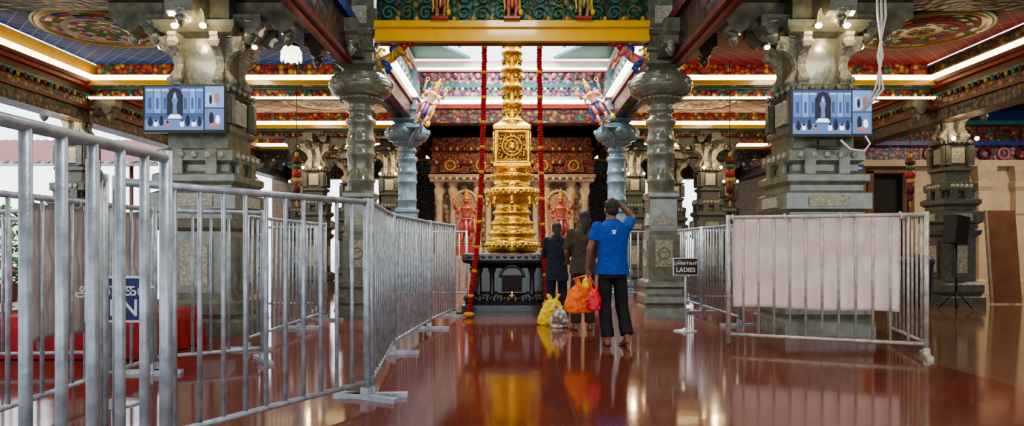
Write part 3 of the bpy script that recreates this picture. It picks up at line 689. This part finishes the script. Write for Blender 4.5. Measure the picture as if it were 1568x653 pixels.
# signs ----------------------------------------------------------------------
def sign(name,x,y,w,h,zc,body_mat,l1,l2,s1,s2):
    e=empty(name,(x,y,0)); b=B()
    b.tube([(0,.0,.02),(0,0,zc-h/2+.02)],.014,STEEL,10); b.lathe([(.16,0),(.16,.012),(.05,.03),(.02,.05)],(0,0,0),STEEL,24)
    b.box((0,0,zc),(w,.02,h),WHITEP); b.box((0,-.006,zc),(w*.94,.02,h*.9),body_mat)
    b.obj('board_and_stand',e)
    text('text_top',l1,s1,(0,-.019,zc+h*.19),(PI/2,0,0),WHITEP,e); text('text_bottom',l2,s2,(0,-.019,zc-h*.2),(PI/2,0,0),WHITEP,e)
    return e
MARO2=pm('sign_dark',(.03,.012,.012),.3); NAVYS=pm('sign_navy',(.008,.02,.13),.35)
sign('ladies_queue_sign',2.35,9.25,.34,.24,.88,MARO2,'\u0baa\u0bc6\u0ba3\u0bcd\u0b95\u0bb3\u0bcd','LADIES',.060,.083)
sign('men_queue_sign',-2.90,5.0,.45,.34,.77,NAVYS,'\u0b86\u0ba3\u0bcd\u0b95\u0bb3\u0bcd','MEN',.12,.17)

# monitors -------------------------------------------------------------------
S1=em('screen_blue',(.03,.06,.16),1.1); S2=em('screen_pale',(.22,.32,.48),1.3); S3=em('screen_dark',(.008,.012,.03),.6); S4=em('screen_orange',(.35,.12,.10),1.0); S5=em('screen_white',(.65,.72,.85),1.5); S6=em('screen_mid',(.08,.14,.30),1.1); S7=em('screen_sky',(.12,.23,.48),1.2)
def monitor(x,y,z,rz):
    e=empty('wall_mounted_monitor',(x,y,z),rz); b=B(); W,H=1.04,.60
    b.box((0,.02,0),(W,.05,H),BLACK); b.box((0,.07,-.02),(W*.6,.06,H*.5),BLACK); b.tube([(0,.08,0),(0,.2,0)],.04,BLACK,10); b.box((0,.2,0),(.3,.03,.3),BLACK)
    b.box((0,-.006,-H/2+.015),(W,.01,.03),BLACK)
    b.obj('casing',e); b=B(); y0=-.008
    b.box((-.12,y0,.01),(.74,.006,.55),S1)
    for (xx,ww,m) in ((-.43,.10,S6),(-.33,.08,S7),(-.235,.09,S6),(.02,.09,S6),(.11,.07,S7),(.20,.09,S6)):
        b.box((xx,y0-.003,.10),(ww,.003,.30),m); b.box((xx,y0-.004,.24),(ww,.003,.03),S2); b.box((xx,y0-.004,.07),(ww*.4,.003,.14),S1)
    b.prism([(-.10,-.10),(.10,-.10),(.10,.16),(.05,.23),(0,.25),(-.05,.23),(-.10,.16)],(-.11,y0-.004,.02),0,.003,S3)
    b.prism([(-.03,-.08),(.03,-.08),(.02,.02),(.04,.10),(.02,.13),(.015,.19),(-.015,.19),(-.02,.13),(-.04,.10),(-.02,.02)],(-.11,y0-.007,.02),0,.003,S6)
    b.ell((-.11,y0-.008,.16),(.022,.003,.028),S2)
    b.prism([(-.09,0),(.09,0),(.06,.05),(-.06,.05)],(-.11,y0-.007,-.12),0,.003,S5)
    b.box((-.12,y0-.004,-.20),(.74,.003,.13),S6)
    for (xx,zz,ww,hh,m) in ((-.42,-.17,.06,.10,S3),(-.35,-.19,.05,.07,S5),(-.28,-.16,.05,.11,S3),(-.20,-.20,.06,.06,S4),(-.02,-.19,.05,.08,S5),(.05,-.16,.06,.12,S3),(.13,-.19,.06,.07,S5),(.20,-.17,.05,.10,S3)):
        b.ell((xx,y0-.006,zz),(ww*.55,.003,hh*.5),m,seg=10,rings=6); b.ell((xx,y0-.008,zz+hh*.55),(.014,.003,.018),S3,seg=8,rings=5)
    b.box((.257,y0-.006,.01),(.012,.003,.55),S3)
    b.box((.385,y0,.15),(.24,.006,.27),S7); b.box((.385,y0,-.125),(.24,.006,.27),S6); b.box((.385,y0-.004,.012),(.25,.003,.012),S3)
    b.prism([(-.10,-.10),(.02,-.10),(.0,.02),(-.05,.08),(-.1,.05)],(.38,y0-.004,.14),0,.003,S2); b.ell((.42,y0-.006,.14),(.03,.003,.07),S4); b.ell((.34,y0-.006,.12),(.02,.003,.06),S3)
    b.ell((.35,y0-.006,-.12),(.03,.003,.08),S3); b.ell((.43,y0-.006,-.14),(.03,.003,.06),S5); b.ell((.39,y0-.006,-.20),(.07,.003,.03),S4)
    b.obj('screen',e); return e
monitor(-4.14,8.62,2.89,.0); monitor(4.03,8.62,2.84,0)
b=B()
for k,dx in enumerate((0,.05,.1)):
    b.tube([(4.50+dx,8.45,4.6),(4.5+dx,8.4,4.0),(4.56-dx*.6,8.4,3.5),(4.48+dx,8.42,3.1),(4.4+dx*.3,8.6,2.85)],.013,WHITEP,8)
pts=[(4.45,8.6,2.55),(4.5,8.58,2.45),(4.42,8.56,2.35),(4.25,8.58,2.38),(4.15,8.62,2.5)]
b.tube(pts,.012,WHITEP,8); b.box((4.05,8.70,2.47),(.3,.06,.08),BLACK)
b.obj('hanging_cables')

b=B(); b.tube([(-3.2,9.9,4.68),(-3.2,9.9,4.1)],.01,YEL,6); b.lathe([(.02,4.12),(.1,4.08),(.12,4.04)],(-3.2,9.9,0),GOLD,16); b.lathe([(.11,4.04),(.15,3.97),(.14,3.9),(.09,3.84),(.02,3.82)],(-3.2,9.9,0),GLASS,18)
for i in range(10):
    a=2*PI*i/10; b.ell((-3.2+.14*math.cos(a),9.9+.14*math.sin(a),3.88),(.02,.02,.05),GLASS,seg=6,rings=5)
b.obj('pendant_lamp')
for (x,y,z) in ((-4.1,13.0,2.95),(4.15,13.0,2.95),(7.7,13.2,2.95)):
    b=B(); b.tube([(x,y,4.7),(x,y,z)],.008,MAROON,6)
    zz=z
    for i,(r,hh,m) in enumerate(((.04,.1,YELD),(.09,.12,MAROON),(.075,.1,GREEN),(.09,.16,REDP),(.065,.1,YELD),(.075,.2,MAROON),(.045,.14,MAROON),(.02,.12,YELD))):
        b.lathe([(r*.6,zz),(r,zz-.03),(r*.95,zz-hh+.01),(r*.7,zz-hh)],(x,y,0),m,12); zz-=hh
    b.obj('hanging_festoon')

b=B(); b.box((0,0,.93),(.62,.03,1.86),WOODB,Euler((-.1,0,0))); b.box((-.29,-.02,.93),(.05,.04,1.86),CREAM_D,Euler((-.1,0,0))); o=b.obj('plywood_board'); o.location=(9.78,13.6,.02)
b=B(); b.tube([(8.0,12.3,0.02),(8.0,12.3,1.3)],.02,BLACK,8)
for a in (0,2.1,4.2): b.tube([(8.0,12.3,.35),(8.0+.3*math.cos(a),12.3+.3*math.sin(a),.02)],.012,BLACK,6)
b.box((8.0,12.3,1.45),(.30,.26,.50),BLACK,Euler((0,.15,.3))); b.obj('loudspeaker_on_stand')
BLB=pm('blue_plastic',(.02,.035,.08),.4)
b=B(); b.loft([(7.55,12.75,0,.22,.22),(7.55,12.75,.8,.28,.28),(7.55,12.75,.84,.3,.3),(7.55,12.75,.9,.3,.3),(7.55,12.75,1.0,.2,.2)],BLB,20); b.obj('blue_storage_drum')
b=B(); NX=60; x0,x1,y0,y1,h=-5.3,-3.75,6.95,8.2,.43
per=[]
for i in range(NX):
    t=i/NX*4; s=int(t); f=t-s
    per.append([(x0+(x1-x0)*f,y0),(x1,y0+(y1-y0)*f),(x1+(x0-x1)*f,y1),(x0,y1+(y0-y1)*f)][s])
vs=[(p[0],p[1],h) for p in per]; cxx=(x0+x1)/2; cyy=(y0+y1)/2
for lev,(zz,am) in enumerate(((.3,.02),(.15,.05),(.01,.08))):
    for i,p in enumerate(per):
        k=1+am*(.8+.8*math.sin(i*1.9)); vs.append((cxx+(p[0]-cxx)*k,cyy+(p[1]-cyy)*k,zz))
fs=[tuple(range(NX))]
for l in range(3):
    for i in range(NX): j=(i+1)%NX; fs.append((l*NX+i,(l+1)*NX+i,(l+1)*NX+j,l*NX+j))
b.add(vs,fs,REDC,True); b.obj('red_draped_low_table')
b=B(); b.loft([(-5.0,5.7,0,.5,.35),(-5.0,5.7,.2,.48,.33),(-4.95,5.7,.30,.4,.28),(-4.9,5.7,.34,.2,.15)],REDC,24); b.obj('red_cloth_bundle')

# ------------------------------------------------------------------ people
def remesh(o,vox,it=3,disp=0,fac=.5,ns=.09):
    m=o.modifiers.new('remesh','REMESH'); m.mode='VOXEL'; m.voxel_size=vox; m.use_smooth_shade=True
    m=o.modifiers.new('smooth','SMOOTH'); m.iterations=it; m.factor=fac
    if disp:
        t=bpy.data.textures.new(o.name+'_folds','CLOUDS'); t.noise_scale=ns
        d=o.modifiers.new('folds','DISPLACE'); d.texture=t; d.strength=disp; d.mid_level=.5
def hand(b,w,d,n,curl,side,mat):
    d=Vector(d).normalized(); n=Vector(n); n=(n-d*n.dot(d)).normalized(); s=d.cross(n)*side; w=Vector(w)
    for i in range(4):
        k=w+d*.088+s*(i-1.5)*.020-(d*.008 if i in (0,3) else d*0); b.cap(tuple(w+s*(i-1.5)*.011),tuple(k),.014,.0125,mat,8)
        p=k; dd=d.copy(); L=[.072,.082,.076,.058][i]; c=curl
        for j,q in enumerate((.45,.32,.23)):
            rot=Matrix.Rotation(c*(1+.1*j),3,(d.cross(n))); dd=rot@dd; p2=p+dd*L*q; b.cap(tuple(p),tuple(p2),.0095-.001*j,.0085-.001*j,mat,8); p=p2
    t0=w+d*.025-s*.02; td=(d*.65-s*.65+n*.4).normalized(); t1=t0+td*.045; t2=t1+(td+d*.4+n*.3).normalized()*.035
    b.cap(tuple(t0),tuple(t1),.014,.011,mat,8); b.cap(tuple(t1),tuple(t2),.011,.009,mat,8)
def foot(b,ank,dir_,toeup,mat,heel_up=0):
    a=Vector(ank); d=Vector(dir_).normalized(); side=Vector((-d.y,d.x,0))
    heel=a+Vector((0,0,-.055))-d*.035; ball=a+d*.13; ball.z=.026
    b.cap(tuple(a),tuple(heel),.036,.030,mat,10); b.cap(tuple(a),tuple(ball),.036,.026,mat,10); b.cap(tuple(heel),tuple(ball),.030,.026,mat,10)
    b.cap(tuple(ball-side*.02),tuple(ball+side*.025),.024,.022,mat,8)
    for i in range(5):
        st=ball+side*(-.036+.018*i)+d*.01; st.z=.018; L=[.032,.045,.048,.042,.05][i]
        en=st+d*L; en.z=.014; b.cap(tuple(st),tuple(en),.0115,.010,mat,8)
def person(name,loc,yaw,sc,p):
    e=empty(name,loc,yaw); e.scale=(sc,sc,sc)
    g=p.get
    b=B(); S=SKIN; hc=Vector(g('head',(0,.02,1.585)))
    hr=Euler(g('hrot',(0,0,0))); M=Matrix.Translation(hc)@hr.to_matrix().to_4x4()
    b.M=M
    b.ell((0,-.012,.02),(.074,.092,.092),S,seg=20,rings=14); b.ell((0,.03,-.045),(.056,.062,.068),S,seg=18,rings=12); b.ell((0,.058,-.085),(.028,.026,.024),S)
    b.ell((0,.06,.015),(.052,.036,.05),S); b.cap((0,.092,.012),(0,.112,-.022),.009,.014,S,8); b.ell((0,.07,.03),(.05,.028,.012),S)
    for s in (-1,1):
        b.ell((s*.077,.0,-.012),(.012,.022,.034),S,Euler((0,0,s*.3))); b.ell((s*.034,.066,-.025),(.022,.02,.02),S)
    b.ell((0,.09,-.055),(.026,.01,.008),S)
    b.M=Matrix.Identity(4)
    nk=Vector((0,-.005,1.43)); b.cap(tuple(nk-Vector((0,0,.03))),tuple(hc+Vector((0,-.02,-.06))),.056,.052,S,14)
    tl=[(0,0,.80,.14,.10),(0,0,.90,.160,.11),(0,0,1.0,.15,.105),(0,0,1.10,.14,.10),(0,0,1.22,.16,.11),(0,0,1.33,.175,.11),(0,0,1.39,.165,.09),(0,0,1.44,.07,.06)]
    b.loft(tl,S)
    arms=g('arms')
    for s,(sh,el,wr,hd,hn,curl) in zip((-1,1),arms):
        b.chain([sh,el,wr],[.052,.039,.026],S,14); b.ell(tuple(Vector(el).lerp(Vector(wr),.25)),.038,S)
        hand(b,wr,hd,hn,curl,s,S)
    for s,(hp,kn,an,fd) in zip((-1,1),g('legs')):
        b.chain([hp,kn,an],[.078,.056,.037],S,14); c=Vector(kn).lerp(Vector(an),.3)+Vector((0,-.012,0)); b.ell(tuple(c),(.048,.05,.1),S)
        foot(b,an,fd,0,S)
    o=b.obj('body',e); remesh(o,.0065,3)
    b=B(); b.M=M
    for s in (-1,1): b.ell((s*.031,.083,-.0),(.013,.008,.008),EYEW,seg=10,rings=6); b.ell((s*.031,.090,-.0),(.006,.004,.006),HAIR,seg=8,rings=6); b.ell((s*.032,.090,.022),(.02,.006,.005),HAIR,seg=8,rings=5)
    b.ell((0,.098,-.055),(.022,.006,.006),LIP,seg=10,rings=6); b.obj('face_details',e)
    b=B(); b.M=M; hs=g('hair','short')
    b.ell((0,-.022,.034),(.083,.098,.092),HAIR,seg=20,rings=14); b.ell((0,-.05,-.015),(.07,.065,.07),HAIR,seg=18,rings=12)
    for s in (-1,1): b.ell((s*.068,.0,.02),(.014,.03,.03),HAIR)
    if hs=='short':
        for i in range(40):
            a=random.uniform(0,2*PI); t=random.uniform(.2,1.3); b.ell((.074*math.cos(a)*math.cos(t),-.02+.088*math.sin(a)*math.cos(t),.045+.082*math.sin(t)),.016,HAIR,seg=8,rings=6)
    if hs in('long','bun'): b.ell((0,-.075,-.05),(.06,.045,.09),HAIR); b.chain([(0,-.08,-.06),(.005,-.1,-.14),(0,-.10,-.22)],[.055,.04,.02],HAIR,12)
    o=b.obj('hair',e); remesh(o,.008,2)
    b=B(); C=g('shirt'); hem=g('hem',.83)
    b.loft([(0,0,hem,.200,.140),(0,0,hem+.08,.194,.138),(0,0,1.0,.176,.128),(0,0,1.10,.168,.122),(0,0,1.22,.182,.128),(0,0,1.33,.192,.126),(0,0,1.39,.178,.108),(0,-.003,1.43,.115,.085),(0,-.005,1.465,.068,.066)],C,28)
    sl=g('sleeve',.62)
    for (sh,el,wr,hd,hn,curl) in arms:
        A=Vector(sh);E=Vector(el)
        if sl<=1: b.tube([tuple(A),tuple(A.lerp(E,sl*.6)),tuple(A.lerp(E,sl))],[.066,.068,.068],C,16); b.ell(tuple(A),.066,C,seg=16,rings=10)
        else: b.chain([sh,el,tuple(E.lerp(Vector(wr),sl-1))],[.066,.054,.044],C,14)
    o=b.obj('shirt',e); remesh(o,.008,4,.026)
    b=B(); b.ring((0,-.006,1.462),.066,.009,C,'z',26,8); b.obj('collar',e)
    if g('logo'):
        b=B(); b.box((-.0,-.124,1.335),(.05,.004,.012),WHITEP,Euler((-.1,0,0))); b.box((-.0,-.128,1.31),(.03,.004,.03),WHITEP,Euler((-.1,0,0))); b.obj('shirt_print',e)
    b=B(); C=g('pants')
    b.loft([(0,0,.78,.165,.115),(0,0,.88,.168,.118),(0,0,.95,.155,.11)],C,28)
    for (hp,kn,an,fd) in g('legs'):
        A=Vector(kn).lerp(Vector(an),g('plen',.95)); b.chain([(hp[0]*.95,hp[1],hp[2]-.03),kn],[.084,.078],C,16); b.tube([kn,tuple(Vector(kn).lerp(A,.5)),tuple(A)],[.078,.075,.076],C,16)
    o=b.obj('trousers',e); remesh(o,.009,4,.018,.5,.13)
    return e
man=dict(head=(-.01,.03,1.585),hrot=(-.10,0,.25),shirt=BLUES,pants=BLACKT,hair='short',hem=.83,sleeve=.62,logo=True,
 arms=[((-.175,0,1.385),(-.262,.0,1.13),(-.285,.07,.90),(0,.15,-1),(1,.2,0),.55),
       ((.175,0,1.39),(.265,.19,1.50),(.095,.10,1.655),(-.9,-.35,.25),(-.2,-.4,-1),.22)],
 legs=[((-.09,0,.88),(-.085,.03,.47),(-.06,-.03,.085),(.1,1,0)),((.09,0,.88),(.115,.05,.47),(.155,-.10,.12),(-.15,1,0))])
person('man_in_blue_shirt',(1.17,7.95,0),0,1.0,man)
p2=dict(head=(.03,.04,1.575),hrot=(-.25,0,-.2),shirt=OLIVE,pants=BROWNT,hair='bun',hem=.80,sleeve=.9,
 arms=[((-.17,0,1.38),(-.235,.03,1.12),(-.18,.2,.98),(.2,1,-.1),(.3,0,-1),.5),((.17,0,1.38),(.23,.03,1.12),(.2,.22,1.0),(-.2,1,0),(-.3,0,-1),.5)],
 legs=[((-.09,0,.88),(-.10,.03,.47),(-.11,-.02,.085),(-.2,1,0)),((.09,0,.88),(.10,.04,.47),(.10,.02,.085),(.2,1,0))])
person('person_in_olive_shirt',(.98,9.4,0),.1,.97,p2)
p3=dict(head=(.0,.05,1.57),hrot=(-.3,0,.1),shirt=NAVY,pants=NAVY,hair='bun',hem=.70,sleeve=1.4,
 arms=[((-.165,0,1.38),(-.21,.08,1.14),(-.08,.26,1.16),(.5,.8,.2),(.3,0,-1),.6),((.165,0,1.38),(.21,.08,1.14),(.08,.26,1.16),(-.5,.8,.2),(-.3,0,-1),.6)],
 legs=[((-.09,0,.88),(-.10,.03,.47),(-.10,-.02,.085),(0,1,0)),((.09,0,.88),(.10,.03,.47),(.10,.0,.085),(0,1,0))])
person('woman_in_dark_dress',(.68,10.35,0),.0,.90,p3)
p4=dict(p3); p4['shirt']=MAG; p4['pants']=MAG
person('girl_in_magenta_dress',(-9.75,13.2,-.03),-1.0,.60,p4)

def bag(name,c,w,d,h,mat,mat2=None,handle=None,slump=0):
    b=B(); x,y,z=c
    b.loft([(x,y,z,w*.40,d*.42),(x,y,z+h*.04,w*.48,d*.5),(x+slump*.3,y,z+h*.25,w*.5,d*.5),(x+slump*.6,y,z+h*.5,w*.46,d*.42),(x+slump*.9,y,z+h*.68,w*.36,d*.30),(x+slump,y,z+h*.78,w*.26,d*.2),(x+slump,y,z+h*.84,w*.17,d*.13)],mat,24)
    for s in (-1,1):
        b.loft([(x+slump+s*w*.08,y,z+h*.80,w*.10,d*.1),(x+slump+s*w*.16,y,z+h*.9,w*.10,d*.05),(x+slump+s*w*.24,y,z+h,w*.07,d*.04)],mat2 or mat,14)
    o=b.obj(name)
    remesh(o,.008,2,.035,.5,.06)
    if handle:
        hb=B(); hx,hy,hz=handle; ob=o.location
        for s in (-1,1): hb.tube([(x+s*w*.2-ob[0],y-ob[1],z+h*.95-ob[2]),(x+s*w*.12-ob[0]+(hx-x)*.5,y-ob[1]+(hy-y)*.5,(z+h*.95+hz)/2-ob[2]),(hx-ob[0]+s*.01,hy-ob[1],hz-ob[2])],.010,mat2 or mat,8)
        hb.obj('handles',o)
    return o
hx=(1.17-.28,7.95+.085,.815)
bag('orange_shopping_bag',(.81,8.20,.36),.38,.20,.42,ORANGE,None,hx,.04)
bag('red_plastic_bag',(.94,7.86,.42),.18,.14,.27,REDPL,None,hx)
bag('yellow_plastic_bag',(.885,8.01,.67),.13,.08,.14,YELPL,WHITEPL)
bag('yellow_plastic_bag',(.53,10.05,.0),.34,.22,.45,YELPL,None,None,.08)
bag('printed_carrier_bag',(.67,9.7,.0),.26,.18,.32,WHITEPL)

# ------------------------------------------------------------------ lights
def light(name,kind,loc,power,col,size=.1,rot=(0,0,0)):
    l=bpy.data.lights.new(name,kind); l.energy=power; l.color=col
    if kind=='AREA': l.shape='SQUARE'; l.size=size
    else: l.shadow_soft_size=size
    o=bpy.data.objects.new(name,l); o.location=loc; o.rotation_euler=rot; scene.collection.objects.link(o); return o
WARM=(1,.76,.46)
for sgn in (-1,1):
    for x in (3.88,4.28): light('pillar_lamp','POINT',(sgn*x,8.5,3.93),9,WARM,.04)
    for (x,y) in ((5.2,17.5),(8.3,12.75),(3.4,19.1)): light('pillar_lamp','POINT',(sgn*x,y,3.3),16,WARM,.05)
    light('ceiling_fill_light','AREA',(sgn*5.4,5.0,4.66),85,(1,.92,.8),1.0); light('ceiling_fill_light','AREA',(sgn*5.4,11.2,4.66),60,(1,.85,.6),.5)  # area lights added as ambient fill under the bays, no fixtures modelled
    light('ceiling_fill_light','AREA',(sgn*5.4,15.6,4.66),70,WARM,.8); light('ceiling_fill_light','AREA',(sgn*5.4,20.2,4.66),60,WARM,.8)
light('ceiling_fill_light','AREA',(0,2.5,5.7),120,(1,.96,.9),1.2); light('ceiling_fill_light','AREA',(0,7.8,5.7),140,(1,.92,.8),1.0)  # more added overhead fill, for the nave and the near barriers
light('ceiling_fill_light','AREA',(0,18.0,4.7),170,WARM,.8)
light('ceiling_fill_light','AREA',(11.5,13,4.45),220,(1,.84,.6),1.0)
light('skylight_daylight','AREA',(0,13.9,7.2),850,(.95,.98,1),4.0)

w=bpy.data.worlds.new('sky'); scene.world=w; w.use_nodes=True
bg=w.node_tree.nodes['Background']; bg.inputs['Color'].default_value=(.86,.93,1,1); bg.inputs['Strength'].default_value=3.1

cd=bpy.data.cameras.new('camera'); cd.lens=24; cd.sensor_width=36; cd.shift_y=.0322; cd.clip_start=.05; cd.clip_end=200
co=bpy.data.objects.new('camera',cd); co.location=(0,0,1.16); co.rotation_euler=(PI/2,0,0); scene.collection.objects.link(co); scene.camera=co
try: scene.view_settings.look='AgX - Medium High Contrast'
except Exception as ex: print(ex)
